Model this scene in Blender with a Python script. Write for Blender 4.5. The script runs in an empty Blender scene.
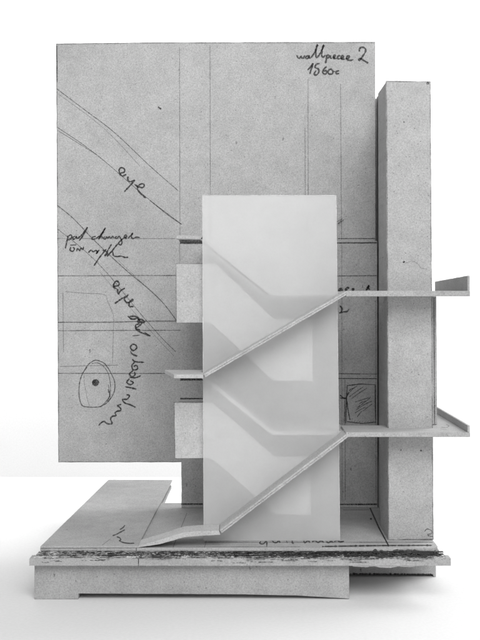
import bpy, bmesh, math, random
from mathutils import Vector, noise
S = 0.001                      # all building numbers below are millimetres
random.seed(4)
scene = bpy.context.scene
COL = scene.collection

# ------------------------------------------------------------------ camera
EYE = 307.0                    # lens height over the table, mm
DIST = 1000.0                  # lens to the front edge of the base, mm
cd = bpy.data.cameras.new('camera'); cam = bpy.data.objects.new('camera', cd); COL.objects.link(cam)
cam.location = (0, -DIST*S, EYE*S); cam.rotation_euler = (math.radians(90), 0, 0)
cd.sensor_fit = 'VERTICAL'; cd.sensor_height = 36; cd.sensor_width = 27
cd.lens = 36*1000/640; cd.shift_y = -27/640
cd.clip_start = 0.02; cd.clip_end = 50
scene.camera = cam
scene.render.resolution_x = 768; scene.render.resolution_y = 1024

# ------------------------------------------------------------------ light
w = bpy.data.worlds.new('World'); scene.world = w; w.use_nodes = True
bg = w.node_tree.nodes['Background']
bg.inputs[0].default_value = (1, 1, 1, 1); bg.inputs[1].default_value = 0.51

def area(name, loc, target, size, power, sy=None):
    l = bpy.data.lights.new(name, 'AREA'); l.energy = power
    l.shape = 'RECTANGLE'; l.size = size; l.size_y = sy or size
    o = bpy.data.objects.new(name, l); COL.objects.link(o)
    o.location = loc
    o.rotation_euler = (Vector(target)-Vector(loc)).to_track_quat('-Z', 'Y').to_euler()
    return o
area('window_light', (0.30, -1.40, 1.42), (0.0, 0.15, 0.2), 1.2, 29.5)
bl = area('back_light', (0.1, 1.05, 1.45), (0.1, 1.16, 0.0), 2.4, 17.5, 0.3)
bl.data.spread = math.radians(74)
area('side_window', (1.35, 0.85, 1.25), (0.05, 0.35, 0.0), 1.0, 21)

scene.view_settings.view_transform = 'Standard'
scene.view_settings.look = 'None'
scene.view_settings.exposure = 0.0
scene.view_settings.gamma = 1.0

# ------------------------------------------------------------------ materials
def new_mat(name):
    m = bpy.data.materials.new(name); m.use_nodes = True
    nt = m.node_tree
    return m, nt, nt.nodes['Principled BSDF']

def noise_node(nt, scale, detail=3, rough=.6, vec=None):
    n = nt.nodes.new('ShaderNodeTexNoise'); n.inputs['Scale'].default_value = scale
    n.inputs['Detail'].default_value = detail; n.inputs['Roughness'].default_value = rough
    if vec: nt.links.new(vec, n.inputs['Vector'])
    return n

def ramp(nt, src, stops):
    r = nt.nodes.new('ShaderNodeValToRGB'); nt.links.new(src, r.inputs[0])
    e = r.color_ramp.elements
    e[0].position, e[0].color = stops[0][0], (stops[0][1],)*3+(1,)
    e[1].position, e[1].color = stops[-1][0], (stops[-1][1],)*3+(1,)
    for p, c in stops[1:-1]:
        q = e.new(p); q.color = (c, c, c, 1)
    return r

def mul(nt, a, b, fac=1):
    m = nt.nodes.new('ShaderNodeMix'); m.data_type = 'RGBA'; m.blend_type = 'MULTIPLY'
    m.inputs[0].default_value = fac
    nt.links.new(a, m.inputs[6]); nt.links.new(b, m.inputs[7])
    return m.outputs[2]

def board(name, base, mottle=1.0, seed=0.0, dark=True):
    """grey board: pulp mottling, dark and pale fibres, worn cloudy tone"""
    m, nt, p = new_mat(name)
    tc = nt.nodes.new('ShaderNodeTexCoord')
    mp = nt.nodes.new('ShaderNodeMapping'); nt.links.new(tc.outputs['Object'], mp.inputs[0])
    mp.inputs['Location'].default_value = (seed, seed*1.7, seed*.6)
    v = mp.outputs[0]
    k = mottle
    n1 = noise_node(nt, 720, 3, .8, v)
    r1 = ramp(nt, n1.outputs[0], [(.28, base*(1-.42*k)), (.5, base), (.72, base*(1+.38*k))])
    n2 = noise_node(nt, 9, 4, .6, v)
    r2 = ramp(nt, n2.outputs[0], [(.25, .86), (.5, 1.0), (.75, 1.09)])
    c = mul(nt, r1.outputs[0], r2.outputs[0])
    n4 = noise_node(nt, 60, 3, .6, v)
    r4 = ramp(nt, n4.outputs[0], [(.3, .93), (.7, 1.06)])
    c = mul(nt, c, r4.outputs[0])
    # dark specks and fibres in the pulp
    vo = nt.nodes.new('ShaderNodeTexVoronoi'); vo.inputs['Scale'].default_value = 150
    nt.links.new(v, vo.inputs['Vector'])
    n3 = noise_node(nt, 900, 1, .5, v)
    ad = nt.nodes.new('ShaderNodeMath'); ad.operation = 'MULTIPLY_ADD'
    nt.links.new(n3.outputs[0], ad.inputs[0]); ad.inputs[1].default_value = .22
    nt.links.new(vo.outputs['Distance'], ad.inputs[2])
    r3 = ramp(nt, ad.outputs[0], [(.165, .42), (.215, 1.0)])
    c = mul(nt, c, r3.outputs[0], .75)
    vo2 = nt.nodes.new('ShaderNodeTexVoronoi'); vo2.inputs['Scale'].default_value = 42
    mp2 = nt.nodes.new('ShaderNodeMapping'); nt.links.new(v, mp2.inputs[0]); mp2.inputs['Location'].default_value = (.31, .2, .77)
    mp2.inputs['Scale'].default_value = (1, 1, .45)
    nt.links.new(mp2.outputs[0], vo2.inputs['Vector'])
    ad2 = nt.nodes.new('ShaderNodeMath'); ad2.operation = 'MULTIPLY_ADD'
    nt.links.new(n3.outputs[0], ad2.inputs[0]); ad2.inputs[1].default_value = .1
    nt.links.new(vo2.outputs['Distance'], ad2.inputs[2])
    r5 = ramp(nt, ad2.outputs[0], [(.075, .35), (.10, 1.0)])
    c = mul(nt, c, r5.outputs[0], .8)
    nt.links.new(c, p.inputs['Base Color'])
    p.inputs['Roughness'].default_value = .9; p.inputs['Specular IOR Level'].default_value = .15
    b = nt.nodes.new('ShaderNodeBump'); b.inputs['Strength'].default_value = .5; b.inputs['Distance'].default_value = .0004
    nt.links.new(n1.outputs[0], b.inputs['Height']); nt.links.new(b.outputs[0], p.inputs['Normal'])
    return m

def plain(name, c, rough=.6, spec=.2):
    m, nt, p = new_mat(name)
    n = noise_node(nt, 350, 3, .6, nt.nodes.new('ShaderNodeTexCoord').outputs['Object'])
    r = ramp(nt, n.outputs[0], [(.3, c*.8), (.7, c*1.2)])
    nt.links.new(r.outputs[0], p.inputs['Base Color'])
    p.inputs['Roughness'].default_value = rough; p.inputs['Specular IOR Level'].default_value = spec
    return m

def line_mat(name, c, keep):
    """graphite or pen line that skips over the pulp: broken by a fine noise"""
    m, nt, p = new_mat(name)
    p.inputs['Base Color'].default_value = (c, c, c, 1); p.inputs['Roughness'].default_value = .55
    n = noise_node(nt, 700, 2, .6, nt.nodes.new('ShaderNodeTexCoord').outputs['Object'])
    r = ramp(nt, n.outputs[0], [(.36, keep*.45), (.6, keep)])
    nt.links.new(r.outputs[0], p.inputs['Alpha'])
    return m

M_BOARD = board('grey_board', .425, .8)
M_TOWER = board('grey_board_tower', .40, .7, 2.3)
M_PALE = board('pale_board', .46, .6, 5.1)
M_BASE = board('grey_board_base', .385, .7, 7.7)
M_STRIP = board('stair_board', .45, .8, 3.3)
M_INK = line_mat('black_ink', .012, 1.0)
M_PEN = line_mat('thin_pen', .03, .85)
M_PENCIL = line_mat('pencil', .08, .55)
M_SLOTS_DEFAULT = [M_INK, M_PEN, M_PENCIL]
INK, PEN, PENCIL = 1, 2, 3

def torn_mat():
    m = board('torn_board_edge', .46, .8, 9.0); nt = m.node_tree; p = nt.nodes['Principled BSDF']
    src = p.inputs['Base Color'].links[0].from_socket
    tc = nt.nodes.new('ShaderNodeTexCoord')
    mp = nt.nodes.new('ShaderNodeMapping'); nt.links.new(tc.outputs['Object'], mp.inputs[0])
    mp.inputs['Scale'].default_value = (.28, 1, 1.3)
    n = noise_node(nt, 620, 4, .8, mp.outputs[0])
    n2 = noise_node(nt, 22, 3, .6, mp.outputs[0])
    # soot-black scribble, denser on the right-hand side of the base
    sx = nt.nodes.new('ShaderNodeSeparateXYZ'); nt.links.new(tc.outputs['Object'], sx.inputs[0])
    mr = nt.nodes.new('ShaderNodeMapRange'); nt.links.new(sx.outputs[0], mr.inputs[0])
    mr.inputs[1].default_value = -.16; mr.inputs[2].default_value = .0
    mr.inputs[3].default_value = -.06; mr.inputs[4].default_value = .06
    zb = nt.nodes.new('ShaderNodeMapRange'); nt.links.new(sx.outputs[2], zb.inputs[0])
    zb.inputs[1].default_value = .0425; zb.inputs[2].default_value = .0455
    zb.inputs[3].default_value = -.3; zb.inputs[4].default_value = .02
    a1 = nt.nodes.new('ShaderNodeMath'); a1.operation = 'ADD'
    nt.links.new(n.outputs[0], a1.inputs[0]); nt.links.new(mr.outputs[0], a1.inputs[1])
    a2 = nt.nodes.new('ShaderNodeMath'); a2.operation = 'ADD'
    nt.links.new(a1.outputs[0], a2.inputs[0]); nt.links.new(zb.outputs[0], a2.inputs[1])
    a3 = nt.nodes.new('ShaderNodeMath'); a3.operation = 'MULTIPLY_ADD'; a3.inputs[1].default_value = .35
    nt.links.new(n2.outputs[0], a3.inputs[0]); nt.links.new(a2.outputs[0], a3.inputs[2])
    r = ramp(nt, a3.outputs[0], [(.60, 1.0), (.66, .4), (.75, .06)])
    nt.links.new(mul(nt, src, r.outputs[0]), p.inputs['Base Color'])
    return m
M_TORN = torn_mat()

def screen_mat():
    m, nt, p = new_mat('translucent_film')
    out = nt.nodes['Material Output']; nt.nodes.remove(p)
    rf = nt.nodes.new('ShaderNodeBsdfRefraction'); rf.inputs['IOR'].default_value = 1.12
    rf.inputs['Roughness'].default_value = .21; rf.inputs['Color'].default_value = (1, 1, 1, 1)
    df = nt.nodes.new('ShaderNodeBsdfDiffuse'); df.inputs['Color'].default_value = (.98, .98, .98, 1)
    tl = nt.nodes.new('ShaderNodeBsdfTranslucent'); tl.inputs['Color'].default_value = (.92, .92, .92, 1)
    n = noise_node(nt, 500, 3, .6, nt.nodes.new('ShaderNodeTexCoord').outputs['Object'])
    r = ramp(nt, n.outputs[0], [(.3, .94), (.7, .985)]); nt.links.new(r.outputs[0], df.inputs['Color'])
    m1 = nt.nodes.new('ShaderNodeMixShader'); m1.inputs[0].default_value = .34
    nt.links.new(df.outputs[0], m1.inputs[1]); nt.links.new(tl.outputs[0], m1.inputs[2])
    m2 = nt.nodes.new('ShaderNodeMixShader'); m2.inputs[0].default_value = .58
    nt.links.new(m1.outputs[0], m2.inputs[1]); nt.links.new(rf.outputs[0], m2.inputs[2])
    nc = noise_node(nt, 14, 4, .6, nt.nodes.new('ShaderNodeTexCoord').outputs['Object'])
    mr = nt.nodes.new('ShaderNodeMapRange'); nt.links.new(nc.outputs[0], mr.inputs[0])
    mr.inputs[1].default_value = .3; mr.inputs[2].default_value = .7; mr.inputs[3].default_value = .53; mr.inputs[4].default_value = .585
    nt.links.new(mr.outputs[0], m2.inputs[0])
    tr = nt.nodes.new('ShaderNodeBsdfTransparent')
    m3 = nt.nodes.new('ShaderNodeMixShader'); m3.inputs[0].default_value = .17
    nt.links.new(m2.outputs[0], m3.inputs[1]); nt.links.new(tr.outputs[0], m3.inputs[2])
    nt.links.new(m3.outputs[0], out.inputs[0])
    return m
M_SCREEN = screen_mat()

def paper_mat(name, c):
    m, nt, p = new_mat(name)
    tc = nt.nodes.new('ShaderNodeTexCoord')
    n = noise_node(nt, 6, 3, .5, tc.outputs['Object'])
    r = ramp(nt, n.outputs[0], [(.3, c*.975), (.7, c*1.01)])
    n2 = noise_node(nt, 300, 2, .5, tc.outputs['Object'])
    r2 = ramp(nt, n2.outputs[0], [(.3, .97), (.7, 1.02)])
    nt.links.new(mul(nt, r.outputs[0], r2.outputs[0]), p.inputs['Base Color'])
    p.inputs['Roughness'].default_value = .75; p.inputs['Specular IOR Level'].default_value = .2
    return m
M_TABLE = paper_mat('white_table', .73)
M_WALL = paper_mat('white_wall', .90)

# ------------------------------------------------------------------ builders
def k(Y): return (DIST+Y)/1000.0
def X(px, Y=0): return (px-240)*k(Y)
def Z(py, Y=0): return EYE-(py-293)*k(Y)

class Part:
    """collects solids and drawn strokes of ONE part; slot 0 board, 1 ink, 2 thin pen, 3 pencil"""
    def __init__(s, mat, slots=None):
        s.bm = bmesh.new(); s.mats = [mat]+(slots or M_SLOTS_DEFAULT); s.n = 0
    def prism(s, pts, a, b, axis='Y', jit=.16, step=5.0, bev=.28, slot=0):
        """pts: outline (u,v) in mm; axis Y: (x,z), axis Z: (x,y), axis X: (y,z)"""
        out = []
        n = len(pts)
        for i in range(n):
            p, q = Vector(pts[i]), Vector(pts[(i+1) % n])
            L = (q-p).length; c = max(1, int(L/step))
            nrm = Vector((-(q-p).y, (q-p).x)).normalized() if L > 0 else Vector((0, 0))
            for j in range(c):
                v = p.lerp(q, j/c)
                if j: v = v+nrm*random.gauss(0, jit*.42)
                out.append(v)
        def mk(v, t):
            return {'Y': (v.x, t, v.y), 'Z': (v.x, v.y, t), 'X': (t, v.x, v.y)}[axis]
        bm = bmesh.new()
        A = [bm.verts.new(Vector(mk(v, a))*S) for v in out]
        B = [bm.verts.new(Vector(mk(v, b))*S) for v in out]
        m = len(out)
        bm.faces.new(A); bm.faces.new(B[::-1])
        for i in range(m):
            bm.faces.new((A[i], B[i], B[(i+1) % m], A[(i+1) % m]))
        bmesh.ops.recalc_face_normals(bm, faces=bm.faces)
        if bev:
            ed = [e for e in bm.edges if len(e.link_faces) == 2 and e.calc_face_angle(0) > .6]
            bmesh.ops.bevel(bm, geom=ed, offset=bev*S, segments=1, affect='EDGES', clamp_overlap=True)
        s.merge(bm, slot)
    def merge(s, bm, slot):
        off = [s.bm.verts.new(v.co) for v in bm.verts]
        bm.verts.index_update()
        for f in bm.faces:
            try:
                g = s.bm.faces.new([off[v.index] for v in f.verts]); g.material_index = slot
            except ValueError: pass
        bm.free()
    def stroke(s, pts, fn, width=.9, slot=INK, smooth=True, vary=.25, wob=.0):
        """a drawn line: flat ribbon lying on the sheet. fn maps (px,py,lift,side) to a 3-D point in mm"""
        P = [Vector(p) for p in pts]
        if smooth and len(P) > 2:
            Q = []
            ext = [P[0]*2-P[1]]+P+[P[-1]*2-P[-2]]
            for i in range(1, len(ext)-2):
                p0, p1, p2, p3 = ext[i-1:i+3]
                c = max(2, int((p2-p1).length/.8))
                for j in range(c):
                    t = j/c
                    Q.append(.5*((2*p1)+(p2-p0)*t+(2*p0-5*p1+4*p2-p3)*t*t+(3*p1-p0-3*p2+p3)*t**3))
            Q.append(P[-1]); P = Q
        else:
            Q = []
            for i in range(len(P)-1):
                c = max(1, int((P[i+1]-P[i]).length/6))
                Q += [P[i].lerp(P[i+1], j/c) for j in range(c)]
            P = Q+[P[-1]]
        s.n += 1; lift = .12+.004*s.n
        ph = random.random()*50
        rows = []
        for i, p in enumerate(P):
            d = (P[min(i+1, len(P)-1)]-P[max(i-1, 0)])
            d = d.normalized() if d.length > 1e-6 else Vector((1, 0))
            nn = Vector((-d.y, d.x))
            wv = width*(1.35 if slot == INK else .85)*(1+vary*2*noise.noise(Vector((ph+i*.35, 0, 0))))*.5
            o = nn*wob*noise.noise(Vector((0, ph+i*.4, 0)))
            if smooth and (i == 0 or i == len(P)-1): wv *= .55
            a, b = fn(p+o+nn*wv, lift), fn(p+o-nn*wv, lift)
            rows.append((s.bm.verts.new(Vector(a)*S), s.bm.verts.new(Vector(b)*S)))
        for i in range(len(rows)-1):
            f = s.bm.faces.new((rows[i][0], rows[i+1][0], rows[i+1][1], rows[i][1])); f.material_index = slot
    def disc(s, c, r, fn, slot=INK):
        s.n += 1
        vs = []
        for i in range(14):
            a = i/14*math.tau; rr = r*random.uniform(.85, 1.12)
            vs.append(s.bm.verts.new(Vector(fn(Vector((c[0]+rr*math.cos(a), c[1]+rr*math.sin(a))), .12+.004*s.n))*S))
        f = s.bm.faces.new(vs); f.material_index = slot
    def build(s, name, parent=None, label=None):
        me = bpy.data.meshes.new(name); s.bm.to_mesh(me); s.bm.free()
        for m in s.mats: me.materials.append(m)
        o = bpy.data.objects.new(name, me); COL.objects.link(o)
        if parent: o.parent = parent
        if label: o['label'] = label
        return o

def on_front(Y):
    return lambda p, lift: (X(p[0], Y), Y-lift, Z(p[1], Y))
def on_flat(z):
    def f(p, lift):
        Y = 1000*(EYE-z)/(p[1]-293)-1000
        return (X(p[0], Y), Y, z+lift)
    return f
def poly(pts, Y): return [(X(a, Y), Z(b, Y)) for a, b in pts]
def zm(pts, org, sc):           # measured off an enlarged detail of the drawing
    return [(org[0]+x/sc, org[1]+y/sc) for x, y in pts]

# ------------------------------------------------------------------ setting
def slab_obj(name, x0, x1, y0, y1, z0, z1, m):
    bm = bmesh.new(); bmesh.ops.create_cube(bm, size=1)
    for v in bm.verts:
        v.co = Vector(((x0+x1)/2+v.co.x*(x1-x0), (y0+y1)/2+v.co.y*(y1-y0), (z0+z1)/2+v.co.z*(z1-z0)))*S
    bmesh.ops.bevel(bm, geom=bm.edges[:], offset=1.5*S, segments=2, affect='EDGES')
    me = bpy.data.meshes.new(name); bm.to_mesh(me); bm.free(); me.materials.append(m)
    o = bpy.data.objects.new(name, me); COL.objects.link(o); o['kind'] = 'structure'
    return o
slab_obj('table', -1500, 1500, -900, 668, -22, 0, M_TABLE)
slab_obj('wall', -3000, 3000, 1350, 1380, -900, 2400, M_WALL)

# ------------------------------------------------------------------ the model
root = bpy.data.objects.new('architectural_model', None); COL.objects.link(root)
root.empty_display_size = .05
root['label'] = 'grey cardboard architectural model with tower, zigzag stairs and translucent screen on the white table'
root['category'] = 'model'
# identity transform: its origin is the point of the table under the base's front edge

WY, CY = 190.0, 187.0           # front faces of the big wall board and of the core sheet on it

# ---- base
TOP = 52.0
p = Part(M_BASE)
p.prism([(-200, 5), (200, 5), (200, 212), (-95, 214), (-92, 344), (-184, 345)], 44.5, 48.6, 'Z')
p.prism([(-196, 8), (196, 8), (196, 205), (-98, 208), (-96, 335), (-182, 335)], 36.3, 44.3, 'Z')
base = p.build('base', root)

p = Part(M_BASE)
p.prism([(-103.5, 0), (194, 0), (199, 8), (200, 214), (-96, 214.5)], 48.8, TOP, 'Z', jit=.22)
p.prism([(-200, .6), (-104, .4), (-104, 30), (-199, 30)], 48.8, TOP-.1, 'Z', jit=.4, step=2)
fl = on_flat(TOP)
for a, b in (((187, 513), (173, 547.5)), ((212, 520), (204.5, 547.5))):
    p.stroke([a, b], fl, .55, PEN, False)
p.stroke([(204, 542.3), (433, 542.3)], fl, .5, PEN, False, .5)
p.stroke([(160, 547), (300, 546.8)], fl, .5, PENCIL, False, .5)
p.stroke([(322, 546.6), (372, 545.8), (432, 545.4)], fl, .9, INK, True, .6)
p.stroke([(370, 508), (379, 528), (389, 546.5)], fl, 1.0, INK, False, .3)
p.disc((371, 519), 1.0, fl)
p.stroke([(343, 510), (369, 510)], fl, .5, PEN, False)
# handwriting along the foot of the screen
for st in ([(261, 541.5), (259.5, 543.2), (263, 544), (266.5, 541.6), (266.8, 547)],
           [(272, 540), (274, 542.6), (277, 542.4), (279, 540.6), (280, 543)], [(282, 537.8), (282.6, 538.6)],
           [(286, 540.2), (287.4, 543)], [(292, 538), (292.5, 543.2), (294, 543)],
           [(303.5, 537.6), (304.5, 542.8), (308, 541), (310, 542.8)], [(312, 542), (315, 540.8), (318, 542.6), (321, 541.2), (324, 542.6)],
           [(326, 541.8), (329, 542.8), (331, 541), (333, 542.8)], [(334, 542), (337, 540.6), (340, 542), (344, 541.4)]):
    p.stroke(st, fl, .9, INK, True, .3)
p.build('deck', base)

p = Part(M_BASE)
p.prism([(-199.5, -.8), (-102.3, -.2), (-91.5, 354), (-178.5, 356)], TOP+.12, TOP+2.0, 'Z', jit=.2)
f2 = on_flat(TOP+2.0)
o_, s_ = (100, 515), 9.6
for st in ([(240, 98), (220, 122), (190, 142)], [(240, 142), (205, 160), (165, 182), (120, 200)],
           [(160, 210), (190, 220), (200, 240), (185, 248), (215, 262), (270, 272), (330, 272)]):
    p.stroke(zm(st, o_, s_), f2, .9, INK, True, .3)
p.stroke(zm([(100, 230), (20, 290)], o_, s_), f2, .5, PENCIL, False)
p.build('deck_slab', base, 'long grey slab on the left of the deck with a small ink squiggle')

# torn, ink-blackened front edge of the deck
bm = bmesh.new(); NU, NV = 620, 14; rows = []
for i in range(NU+1):
    u = i/NU; col = []
    for j in range(NV+1):
        t = j/NV
        xl, xr = -201-5*t, 195+11*t
        x = xl+(xr-xl)*u
        q = Vector((x*.09, t*3.2, 3.1)); q2 = Vector((x*.35, t*9, 8.0)); q3 = Vector((x*.03, 0, 1.0))
        env = math.sin(math.pi*min(max(t, .0), 1))**.5 if 0 < t < 1 else 0
        d = (noise.noise(q)*1.9+noise.noise(q2)*1.5-.8)*env
        z = 48.9-5.6*t+env*noise.noise(q2+Vector((5, 5, 5)))*.9
        y = -.2-6.0*t
        col.append(bm.verts.new(Vector((x, y-d*.8, z+d*.5))*S))
    rows.append(col)
for i in range(NU):
    for j in range(NV):
        bm.faces.new((rows[i][j], rows[i][j+1], rows[i+1][j+1], rows[i+1][j]))
p = Part(M_TORN); p.merge(bm, 0)
for kz in (48.2, 46.4, 44.9):    # uneven plies sticking out of the torn edge
    tt = (48.9-kz)/5.6; x = -200.0
    while x < 200:
        L = random.uniform(6, 38)
        if random.random() < .62:
            top = []; m = max(3, int(L/1.3))
            y_ = -.2-6*tt
            front = [(min(x+L*a/m, 203), y_-1.0-1.1*noise.noise(Vector((x*.3+a*.5, kz, 2)))-random.uniform(0, .35)) for a in range(m+1)]
            p.prism([(min(x+L, 203), y_+3)]+[(x, y_+3)]+front, kz-.28, kz+.28, 'Z', jit=0, step=400, bev=0)
        x += L+random.uniform(0, 9)
def on_bevel(q, lift):
    t = (q[1]-550.5)/8.0
    return (X(q[0], -4*t), -2.0-6.0*t-lift, 49.2-5.6*t+lift)
for st in ([(371, 551.4), (375, 548.8), (378, 551.6), (381, 549.5), (384, 551.5), (388, 550)],
           [(394, 554), (392, 551), (396, 549.2), (402, 550), (405, 552)], [(398, 555), (404, 556.5), (408, 554), (404, 552.8), (400, 555)],
           [(409, 553), (414, 550.8), (416, 554), (411, 556.5), (408, 554.4)], [(418, 555.8), (424, 557), (427, 553), (421, 551.4), (418, 554)],
           [(398, 550.5), (412, 549.3), (428, 552), (437, 554)], [(400, 552.4), (416, 552.2), (430, 554), (420, 550.5)],
           [(360, 556), (370, 553), (380, 557), (392, 554.5)], [(404, 551), (410, 555), (416, 552), (424, 555), (430, 551)]):
    p.stroke(st, on_bevel, 1.1, INK, True, .5)
for q in range(2):              # hard back-and-forth pen scribble along the torn edge
    x = 142+q*9
    while x < 425:
        run = []; e = min(436, x+random.uniform(18, 60))
        while x < e:
            run.append((x, random.uniform(550.2, 556.4) if len(run) % 2 else random.uniform(551, 557.2)))
            x += random.uniform(.5, 4.5) if random.random() < .8 else -random.uniform(1, 3)
        p.stroke(run, on_bevel, random.uniform(.28, .6), INK, False, .6)
        x += random.uniform(0, 22)
for i in range(46):             # dark splits between the paper layers
    x = random.uniform(40, 425); y = random.choice((550.6, 551.2, 554.8, 556.6, 557.4))+random.uniform(-.3, .3); L = random.uniform(5, 26)
    p.stroke([(x, y), (x+L*.5, y+random.uniform(-.4, .4)), (min(x+L, 438), y+random.uniform(-.3, .3))], on_bevel, random.uniform(.3, .7), INK, True, .9)
p.build('torn_edge', base, 'torn deck edge blackened with ink scribbles')

p = Part(M_BASE)
def ragged(x0, x1, zb, seed, amp):
    top = []; x = x1
    while x > x0:
        n_ = noise.noise(Vector((x*.07, seed, 0)))*1.3+noise.noise(Vector((x*.45, seed, 3)))*.8+noise.noise(Vector((x*1.6, seed, 7)))*.5
        top.append((x, 43.4+amp*n_)); x -= random.uniform(.8, 1.8)
    return [(x0, zb), (x1, zb)]+top+[(x0, 43.2)]
p.prism(ragged(-209, -101.2, 36.4, 1.0, .8), -8, 5, 'Y', jit=.2, step=3, bev=.12)
p.prism(ragged(-100.6, 209.3, 36.2, 4.0, 1.25), -7.4, 5, 'Y', jit=.25, step=3, bev=.12)
# frayed lower lip at the right-hand end
p.prism([(112, 36.6), (112, 35.3), (125, 34.6), (133, 35.6), (140, 34.2), (150, 33.9), (156, 35.3), (170, 34.8), (178, 35.9), (186, 36.6)], -6.8, 4, 'Y', jit=.3, step=2, bev=.1)
fe = on_front(-7.9)
for i in range(75):
    x = random.uniform(240, 430) if i % 3 else random.uniform(40, 250)
    y = random.choice((random.uniform(557.6, 559.6), random.uniform(558, 563))); L = random.uniform(5, 16)
    p.stroke([(x, y), (x+L*.5, y+random.uniform(-.5, .5)), (min(x+L, 444), y+random.uniform(-.4, .4))], fe, random.uniform(.3, .7), PEN, True, .9)
p.build('edge_strip', base)

p = Part(M_BASE)
Y = 2.0
p.prism([(X(34.5, Y), 36), (X(349, Y), 36), (X(349.3, Y), .6), (X(335, Y), 1.5), (X(300, Y), 3.6), (X(240, Y), 4.9), (X(150, Y), 5.4), (X(78.5, Y), 5.8), (X(78.3, Y), .2), (X(34.3, Y), .1)], Y, 74, 'Y', jit=.12)
p.build('plinth', base, 'long front plinth with a stepped foot at its left end')
p = Part(M_BASE)
Y = 81.0
p.prism([(100, 36), (X(435.5, Y), 36), (X(436, Y), .2), (X(433.5, Y), .2), (X(433, Y), 2.6), (100, 3.0)], Y, 196, 'Y', jit=.12)
p.stroke([(350, 573.6), (390, 573.9), (433, 574.3)], on_front(Y), .9, INK, True, .8)  # inked line deepens the shadow along the plinth's lower edge
p.build('plinth', base, 'short rear plinth under the tower, set back from the front')

# ---- wall board
p = Part(M_BOARD)
wy = WY
p.prism(poly([(56, 43.5), (160, 42.2), (375.3, 41.8), (375.8, 462), (58.3, 462.4)], wy), wy, wy+3.2, 'Y', jit=.22)
f = on_front(wy)
def T(pts, org, sc, wd=1.25, slot=INK): p.stroke(zm(pts, org, sc), f, wd, slot, True, .3)
# title, upper right
o_, s_ = (290, 40), 5.647
for st in ([(38, 85), (45, 100), (55, 103), (62, 90), (66, 102), (78, 100), (84, 86)],
           [(104, 88), (91, 94), (90, 106), (103, 101), (108, 88), (109, 102), (118, 100)],
           [(118, 100), (138, 72), (156, 30), (151, 32), (146, 65), (147, 97), (155, 99)],
           [(155, 99), (172, 72), (192, 32), (186, 34), (180, 65), (180, 92), (190, 96), (200, 84)],
           [(207, 84), (205, 110), (200, 132)], [(205, 92), (216, 84), (222, 93), (211, 104)],
           [(230, 86), (228, 101), (237, 103)], [(236, 70), (237, 72)],
           [(240, 103), (256, 94), (254, 85), (245, 92), (249, 105), (264, 104)],
           [(284, 88), (270, 92), (269, 105), (284, 106)],
           [(285, 106), (302, 97), (300, 88), (289, 93), (291, 107), (310, 108)],
           [(312, 108), (334, 100), (334, 90), (320, 95), (322, 110), (340, 115), (358, 110)],
           [(391, 66), (394, 48), (408, 41), (424, 48), (426, 66), (410, 92), (392, 116), (387, 110), (398, 105), (420, 118), (442, 131)],
           [(99, 170), (116, 152), (130, 133), (120, 165), (112, 192)],
           [(168, 132), (148, 138), (142, 156), (158, 162), (163, 180), (150, 197), (136, 192), (148, 172)],
           [(207, 150), (190, 166), (185, 184), (197, 193), (208, 184), (203, 173), (189, 178)],
           [(226, 164), (215, 176), (219, 191), (236, 192), (243, 178), (232, 165), (224, 166)],
           [(240, 178), (256, 178)], [(278, 173), (262, 178), (260, 190), (278, 189)]):
    T(st, o_, s_)
# 'eye'
o_, s_ = (110, 160), 6.0
for st in ([(60, 80), (86, 72), (86, 54), (68, 46), (55, 58), (60, 84), (76, 96), (98, 86)],
           [(108, 98), (108, 120), (122, 130), (148, 120)], [(150, 120), (118, 156), (86, 190)],
           [(146, 144), (166, 158), (196, 166), (206, 150), (190, 142), (170, 156), (166, 176), (185, 202), (215, 228)]):
    T(st, o_, s_, 1.15)
p.stroke([(179.3, 240.6), (203, 240.6)], f, 1.6, INK, False, .1)  # shade under the upper ledge, drawn as an ink line
p.stroke([(338, 238.6), (375, 238.6)], f, 1.0, PEN, False, .3)
p.stroke([(57, 127), (85, 146), (108, 164), (146, 197), (182, 224.5)], f, .6, PEN)
p.stroke([(57, 130), (78, 143), (97, 155)], f, .5, PEN)
p.stroke([(150, 200.5), (168, 215), (181.5, 224.3)], f, .8, PEN)
# 'pat changes on depth'
o_, s_ = (60, 220), 5.647
for st in ([(46, 88), (38, 125), (30, 162)], [(46, 92), (62, 84), (67, 97), (52, 112), (41, 108)],
           [(86, 92), (73, 98), (75, 110), (88, 102), (92, 92), (95, 108)], [(98, 106), (125, 82), (155, 42), (130, 88), (108, 118)],
           [(202, 92), (184, 97), (180, 108), (200, 107)], [(202, 106), (232, 82), (256, 44), (238, 78), (218, 108), (234, 92), (240, 104)],
           [(256, 92), (246, 102), (255, 108), (264, 94), (268, 106)], [(270, 104), (280, 93), (286, 104), (298, 92), (304, 102)],
           [(322, 92), (310, 99), (322, 105), (334, 92), (350, 122), (344, 140), (330, 132), (350, 110), (364, 100)],
           [(364, 100), (378, 92), (370, 84), (362, 97), (378, 106)], [(384, 104), (412, 74), (402, 92), (412, 105), (430, 97), (450, 99)],
           [(62, 152), (57, 170), (72, 177), (82, 163), (72, 152)], [(58, 142), (92, 140)],
           [(94, 176), (100, 160), (112, 173), (118, 158), (130, 166), (133, 150)],
           [(160, 184), (176, 170), (188, 180), (200, 172), (214, 180), (204, 190), (222, 168)],
           [(262, 164), (226, 208), (192, 258)], [(240, 170), (256, 174), (270, 190), (250, 200)],
           [(292, 135), (270, 172), (254, 206)], [(326, 134), (296, 172), (266, 206)],
           [(276, 192), (296, 178), (302, 200), (318, 206), (346, 204), (366, 211), (386, 210)]):
    T(st, o_, s_, 1.0)
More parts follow.
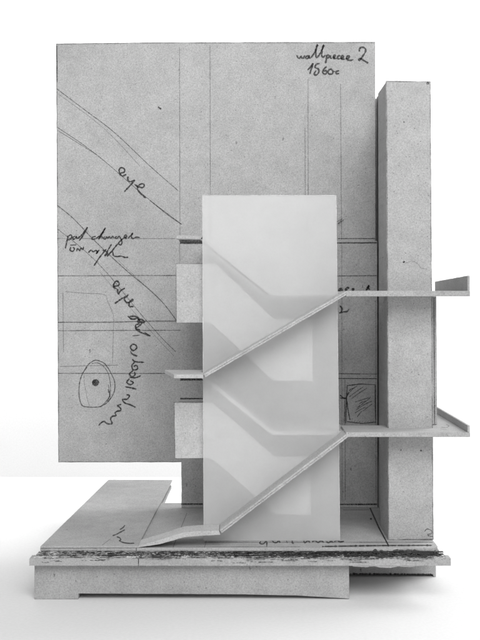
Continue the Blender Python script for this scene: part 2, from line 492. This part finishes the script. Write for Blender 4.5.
# 'eye for a bald ...'
o_, s_ = (100, 270), 8.0
for st in ([(108, 132), (148, 122), (152, 102), (132, 88), (114, 106), (108, 134), (136, 152)], [(140, 152), (147, 192), (164, 166), (200, 145)],
           [(188, 218), (210, 214), (226, 194)], [(186, 220), (152, 244), (118, 268)],
           [(190, 220), (214, 260), (262, 244), (258, 234), (236, 258), (236, 290), (270, 292)],
           [(222, 368), (256, 392), (304, 384), (274, 370), (236, 371)], [(300, 376), (330, 420), (356, 414), (332, 394), (304, 402), (312, 428), (286, 440), (290, 470), (320, 478)]):
    T(st, o_, s_, 1.15)
o_, s_ = (90, 320), 5.82
for st in ([(272, 8), (300, 18), (282, 38), (266, 50), (292, 70), (322, 82), (352, 93)], [(248, 92), (290, 88)], [(352, 93), (318, 72)],
           [(246, 140), (235, 160), (252, 178), (272, 162), (264, 144), (244, 140)], [(236, 180), (246, 198), (276, 210)],
           [(246, 228), (264, 242), (316, 246)], [(260, 244), (244, 266), (252, 290), (276, 284), (272, 264), (254, 270)],
           [(250, 294), (230, 314), (246, 330), (262, 318), (258, 300)], [(230, 332), (262, 336), (296, 324)],
           [(230, 340), (214, 362), (236, 376), (252, 364), (234, 352)], [(204, 388), (236, 394), (270, 402)],
           [(212, 434), (230, 440), (216, 460), (190, 462), (202, 482), (232, 492), (266, 508)],
           [(182, 490), (160, 498), (176, 510), (180, 526), (160, 530), (146, 540), (152, 556), (130, 560), (120, 576), (128, 602), (102, 603), (82, 590), (62, 600), (52, 613)]):
    T(st, o_, s_, 1.05)
# drawn eye
o_, s_ = (70, 350), 8.727
T([(150, 150), (110, 205), (84, 285), (79, 380), (92, 455), (112, 488), (150, 496), (205, 499), (270, 490), (335, 448), (384, 368), (390, 280), (352, 190), (305, 122), (255, 94), (215, 90), (165, 122), (128, 172)], o_, s_, 1.0, PEN)
T([(190, 118), (240, 112), (290, 140), (332, 200), (352, 290), (350, 380), (322, 440), (262, 500)], o_, s_, .7, PEN)
T([(335, 300), (346, 400), (322, 448), (352, 418), (332, 345), (350, 390), (330, 430)], o_, s_, .7, PEN)
T([(122, 205), (126, 290), (146, 400), (168, 485)], o_, s_, .5, PENCIL)
p.disc(zm([(225, 283)], o_, s_)[0], 3.5, f); p.disc(zm([(205, 278)], o_, s_)[0], 1.6, f)
# construction lines
for a in ([(179.5, 47), (180, 236)], [(210, 45), (210.5, 300)], [(308, 79), (308.3, 300)], [(305, 128), (305.5, 300)],
          [(340.5, 84), (341.5, 240)], [(57, 238.5), (176, 238.5)], [(58, 322.5), (120, 321.5), (178, 321.5)],
          [(63, 293), (63.5, 352)], [(60, 366.4), (118, 365)], [(376, 120), (376, 240)]):  # the last stroke draws the shadow of the gap beside the tower
    p.stroke(a, f, .7, PENCIL, False, .3)
for a in ([(58, 275.8), (180, 275.4)], [(58, 330.6), (182, 330.2)], [(58, 373.2), (182, 373.4)]):
    p.stroke(a, f, .75, PEN, False, .35)
p.stroke([(58, 322), (110, 322.4), (145, 321), (177, 320.6)], f, .6, PEN)
p.stroke([(57, 89), (85, 110), (115, 133), (150, 166), (178, 190.5)], f, .65, PEN, True, .4)
p.stroke([(57, 93), (90, 117), (112, 136), (140, 166)], f, .5, PENCIL)
p.stroke([(57, 205), (74, 219), (95, 241), (126, 270), (150, 290), (164, 304), (177, 321)], f, .8, PEN)
p.stroke([(57, 228.5), (84, 250), (108, 274), (140, 313), (162, 338), (176, 352)], f, .55, PEN)
p.stroke([(100, 272), (134, 312), (158, 339), (174, 356)], f, .5, PENCIL)
p.stroke([(118, 260), (160, 300)], f, .5, PENCIL)
p.stroke([(65, 291.5), (85, 293.2), (104, 294.5), (108, 302), (113.5, 316), (113.5, 330), (112.5, 364)], f, .6, PENCIL)
p.stroke([(158, 107), (161.2, 109.0)], f, 1.0, INK, False)
p.stroke([(56.8, 46), (57.2, 82)], f, 1.3, PEN, False)
for i in range(12):             # stray specks of the pulp
    a, b = random.uniform(62, 370), random.uniform(50, 455)
    p.stroke([(a, b), (a+random.uniform(-1.3, 1.3), b+random.uniform(-1.2, 1.2))], f, random.uniform(.4, .8), PEN, False)
for a in ([(56.6, 44.1), (160, 42.8), (375, 42.4)], [(56.7, 44), (58.8, 462)], [(58.6, 461.7), (375, 461.5)]):
    p.stroke(a, f, .9, PENCIL, False, .7)
wall = p.build('wall_board', root, 'large grey board covered with pencil lines and handwritten notes')

# core sheet fixed to the wall board, standing on the deck
p = Part(M_BOARD)
p.prism([(X(180, CY), Z(241.6, CY)), (X(377.2, CY), Z(241.0, CY)), (X(377.6, CY), TOP+.2), (X(181.5, CY), TOP+.2)], CY, WY-.05, 'Y', jit=.15)
f = on_front(CY)
for a in ([(341.8, 243), (342, 500)], [(345, 380), (345.2, 500)], [(337, 378.6), (376.8, 378.8)], [(375.8, 300), (376, 500)]):
    p.stroke(a, f, .65, PENCIL, False, .3)
for a in ([(335, 242.6), (376.8, 242.6)], [(335, 243.2), (376.8, 243.0)],  [(335, 276), (376.8, 275.6)], [(338, 373.6), (376.8, 374.0)], [(338, 378.4), (376.8, 378.6)]):
    p.stroke(a, f, .9, PEN, False, .4)
for a in ([(180, 398.6), (203, 398.6)], [(180.3, 242.2), (203, 242.2)], [(180, 378.8), (203, 378.8)], [(180, 379.9), (203, 379.9)], [(181, 504), (203, 504)], [(338, 504.4), (376.8, 504.2)]):  # shade under the ledges and gap over the block inked in; foot lines
    p.stroke(a, f, 1.0, INK, False, .2)
def C(pts, wd=1.2, slot=INK): p.stroke(pts, f, wd, slot, True, .3)
p.disc((340.6, 290), 2.4, f); C([(345.5, 291), (347, 288), (349.5, 288)], 1.6); p.disc((353, 289.4), 1.7, f)
C([(362.5, 285), (362.6, 288)], .6); C([(366, 290.5), (369, 285.5), (368, 288), (370, 289.5)], 1.4)
C([(340, 305.5), (342, 309), (341, 312)], 1.3); C([(339, 313), (343, 312), (347, 311.5), (349, 309)], 1.1)
C([(336.5, 222), (342, 219), (338, 224), (344, 219.5)], .9, PEN)
# scribbled square
for q in range(2):
    r_ = lambda: random.uniform(-.5, .5)
    p.stroke([(346+r_(), 423), (346.3+r_(), 400), (347+r_(), 385.5+r_()), (360, 384+r_()), (375+r_()*.8, 384.6), (375.3+r_()*.8, 400), (375.6, 422+r_()), (362, 423+r_()), (347, 422+r_())], f, .8, PEN, False, .5)
for (a, b, c_, d) in ((350, 392, 357, 386), (349, 397, 363, 387), (351, 399, 367, 388), (355, 402, 371, 397), (357, 408, 370, 398), (356, 410, 372, 401), (355, 413, 366, 407), (357, 417, 362, 411), (359, 404, 366, 401), (363, 411, 372, 404), (349, 391, 355, 388)):
    C([(a, b), ((a+c_)/2+random.uniform(-.6, .6), (b+d)/2+random.uniform(-.8, .8)), (c_, d)], .8, PEN)
C([(340, 395), (345, 398.5), (349, 392)], .9); C([(340, 398), (346, 399), (348, 410), (350, 420)], .8)
C([(345, 400), (344.5, 412), (344, 423)], .9, PEN)
for i in range(9):
    a = 351+i*2.7; C([(a, 422.6), (a+1.4, 420.6)], .6, PEN)
p.stroke([(180, 242.9), (203, 242.9)], f, 1.4, INK, False, .1)  # thickens the inked shade under the upper ledge
p.build('core_sheet', wall, 'narrow board behind the stairs with a scribbled square')

# ---- tower
p = Part(M_TOWER)
Y0, Y1 = 32.0, 95.0
def tx(px): return X(px, Y0)
zt = Z(80.6, Y0)
p.prism([(tx(386.0), zt), (tx(430.6), zt-.6), (tx(433.6), TOP+.15), (tx(388.4), TOP+.15)], Y0, Y0+3, 'Y', jit=.22, step=2.5)
p.prism([(tx(386.5), zt-.5), (tx(430.2), zt-1.2), (tx(433.2), TOP+.15), (tx(388.9), TOP+.15)], Y0+3.02, Y1, 'Y', jit=.22, step=3)
f = on_front(Y0)
p.stroke([(424.5, 531.5), (427, 529), (431.5, 530.5), (431.5, 533.6), (427.5, 534.4), (430, 536), (433, 536.6)], f, .8, PEN)
p.stroke([(403, 262.5), (404.8, 261.4)], f, 1.2, INK, False)
p.stroke([(404, 264), (412, 261), (418, 264), (421, 268), (427, 269)], f, .5, PENCIL)
p.disc((421, 450.5), 1.0, f, PEN); p.disc((401, 450), .8, f, PEN); p.disc((427.8, 83.2), 1.5, f, PEN)
p.disc((404, 122), .8, f, PEN)
for a in ([(386.4, 81.4), (430.3, 81.9)], [(430.2, 82), (433.1, 539)], [(386.6, 82), (388.8, 539)], [(388.8, 539.3), (433, 539.3)]):
    p.stroke(a, f, .8, PENCIL, False, .9)
for i in range(10):
    a, b = random.uniform(391, 428), random.uniform(90, 535)
    p.stroke([(a, b), (a+random.uniform(-1, 1), b+random.uniform(-1, 1))], f, random.uniform(.35, .7), PEN, False)
def left_face(q, lift):          # q = (depth, height) on the tower's left side
    t = (zt-q[1])/(zt-TOP)
    return (tx(386.5)+(tx(388.9)-tx(386.5))*t-lift, q[0], q[1])
p.stroke([(36.0, zt-1.5), (36.3, 300), (36.0, TOP+1)], left_face, .8, INK, False, .5)
for i in range(150):
    a, b = random.uniform(38, 94), random.uniform(TOP+3, zt-6)
    p.stroke([(a, b), (a+random.uniform(-5, 5), b+random.uniform(-1.5, 1.5))], left_face, random.uniform(.4, 1.0), PENCIL, False)
tower = p.build('tower', root, 'tall narrow grey board tower on the right')
p = Part(M_BOARD)
p.prism([(Y1+.1, TOP+.2), (Y1+.1, 515), (155, 515), (160, 543), (208, 543), (208, TOP+.2)], 164.8, 196, 'X')
p.prism([(156, WY+3.3), (160.9, WY+3.3), (160.9, 204), (164.7, 204), (164.7, 208), (156, 208)], TOP+.2, 541, 'Z', jit=0, step=400, bev=0)  # added plate behind the slot, shuts out light so it stays dark
p.build('spacer', tower)
p = Part(M_TOWER)
p.prism([(200.2, 303.3), (207.6, 303.3), (208.4, 168), (201.4, 168)], 57, 118, 'Y', jit=.15)
p.stroke([(434.0, 298), (434.6, 424)], on_front(57), .9, PEN, False, .3)  # dark gap next to the tower, drawn as a line on the strip
p.build('side_panel', tower, 'narrow upright strip between the two landings at the right of the tower')

# ---- zigzag wall blocks (behind the screen)
BY = 36.0
def block(front, body, name, label, deep=74):
    p = Part(M_PALE)
    p.prism(poly(front, BY), BY, BY+2.6, 'Y', jit=.15)
    p.prism(poly(body, BY), BY+2.65, deep, 'Y', jit=.1)
    f = on_front(BY)
    for a, b in zip(front, front[1:]+front[:1]):
        p.stroke([a, b], f, .8, PENCIL, False, .7)
    return p.build(name, root, label)
block([(176, 263.6), (216, 263.6), (274, 319), (313, 319), (313, 381), (273, 381), (211, 323), (176.4, 323)],
      [(178.5, 266), (214, 266), (272, 321), (310, 321), (310, 379), (275, 379), (212, 321), (178.5, 321)],
      'zigzag_block', 'upper pale zigzag board half hidden behind the screen', 130)
block([(174.2, 402.5), (213, 402.5), (275, 456.5), (311, 456.5), (311, 515), (276, 515), (212, 458.5), (175, 458.5)],
      [(176.6, 405), (212, 405), (274, 459), (308, 459), (308, 512.5), (277, 512.5), (213, 456), (176.6, 456)],
      'zigzag_block', 'lower pale zigzag board half hidden behind the screen')

# ---- translucent screen
SY = 28.0
p = Part(M_SCREEN, [plain('film_edge_glint', .55, .4)])
p.prism([(X(202.2, SY), Z(195.2, SY)), (X(336.4, SY), Z(195.0, SY)), (X(340.2, SY), TOP+.2), (X(203.6, SY), TOP+.2)], SY, SY+1.0, 'Y', jit=0, step=400, bev=.12)
f = on_front(SY)
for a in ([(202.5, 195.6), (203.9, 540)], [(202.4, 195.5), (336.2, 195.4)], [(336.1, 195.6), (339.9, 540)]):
    p.stroke(a, f, .38, 1, False, .8)  # painted highlight: pale lines where the cut film edge catches light
p.build('translucent_screen', root, 'tall sheet of whitish translucent film standing behind the front stairs')

# ---- stairs
def flight(top, th, Ya, Yb, label, lay=True):
    """a thin bent strip: top outline in photo units at its front edge Ya"""
    p = Part(M_STRIP)
    n = len(top); bot = []
    for i in range(n):                       # offset the polyline downwards by its thickness
        a = Vector(top[max(i-1, 0)]); b = Vector(top[i]); c = Vector(top[min(i+1, n-1)])
        d1 = (b-a).normalized() if i else (c-b).normalized()
        d2 = (c-b).normalized() if i < n-1 else d1
        n1, n2 = Vector((-d1.y, d1.x)), Vector((-d2.y, d2.x))
        m = (n1+n2).normalized(); L = th/max(.4, m.dot(n1))
        bot.append(tuple(b+m*L))
    p.prism(poly(top+bot[::-1], Ya), Ya, Yb, 'Y', jit=.2, step=3)
    if lay:
        mid = [((a[0]+b[0])/2, (a[1]+b[1])/2) for a, b in zip(top, bot)]
        p.stroke(mid[:], on_front(Ya), .45, PENCIL, False, .5)
    return p.build('stair_flight', root, label)
flight([(219.5, 530.2), (347, 433.2)], 3.9, .3, 27.5, 'lowest stair flight rising to the right in front of the screen')
flight([(203.5, 374.2), (346.2, 291.0)], 3.7, .3, 27.5, 'upper stair flight rising to the right in front of the screen')
flight([(202.6, 236), (272, 291.6), (345, 291.6)], 4.0, 29.4, 178, 'upper flight seen through the screen, going up to the left', False)
p = Part(M_BOARD)
p.prism(poly([(176.3, 235.4), (202.8, 235.9), (202.8, 239.3), (176.5, 238.8)], 29.4), 29.4, 48, 'Y', jit=.2, step=3)
p.build('landing', root, 'small grey ledge high on the left edge of the screen')
flight([(203, 374.5), (273, 431), (345, 431)], 4.0, 29.4, 178, 'lower flight seen through the screen, going up to the left', False)
p = Part(M_PALE)
p.prism(poly([(136.6, 547.0), (160, 540.0), (183, 532.6), (200, 531.2), (219, 530.8), (220.4, 535), (200, 536), (184, 537.4), (160, 544.2), (137, 548.0)], 0), .2, 27.3, 'Y', jit=.25, step=2.5)
p.build('ramp', root, 'short bent ramp at the foot of the stairs')

# ---- landings
def ledge(pts, z0, z1, name='landing', par=None, label=None):
    p = Part(M_TOWER)
    p.prism(pts, z0, z1, 'Z', jit=.25, step=3)
    return p, name
def landing(zt, th, label, h0, h1, mark=None):
    p = Part(M_BASE)
    p.prism([(106, 0), (230, -.4), (230, 170), (200.6, 170), (200.6, 97), (160, 97), (160, 54), (106, 53)], zt-th, zt, 'Z', jit=.22, step=3)
    if mark: mark(p)
    o = p.build('landing', root, label)
    q = Part(M_BASE)
    q.prism([(0.2, zt+.05), (168, zt+.05), (168, zt+h1), (0.2, zt+h0)], 227.6, 229.9, 'X', jit=.12, step=5)
    q.build('parapet', o)
landing(309.2, 5.6, 'upper landing strip passing in front of the tower', 15.2, 11.2)
def mk(p):
    g = on_flat(167.6)
    p.stroke([(441, 427), (446, 427.6), (449, 426), (446, 424.6)], g, .5, PEN)
    p.stroke([(441, 429), (447, 430)], g, .5, PEN)
landing(167.6, 4.6, 'lower landing strip passing in front of the tower', 7.0, 7.0, mk)
p = Part(M_PALE)
p.prism([(-66, 0.2), (-36.6, 0.2), (-36.6, 27.4), (-39.4, 29.6), (-39.4, 62), (-80, 62)], 221.6, 225.4, 'Z', jit=.25, step=2.5)
p.build('landing', root, 'small pale ledge sticking out at the left of the screen')
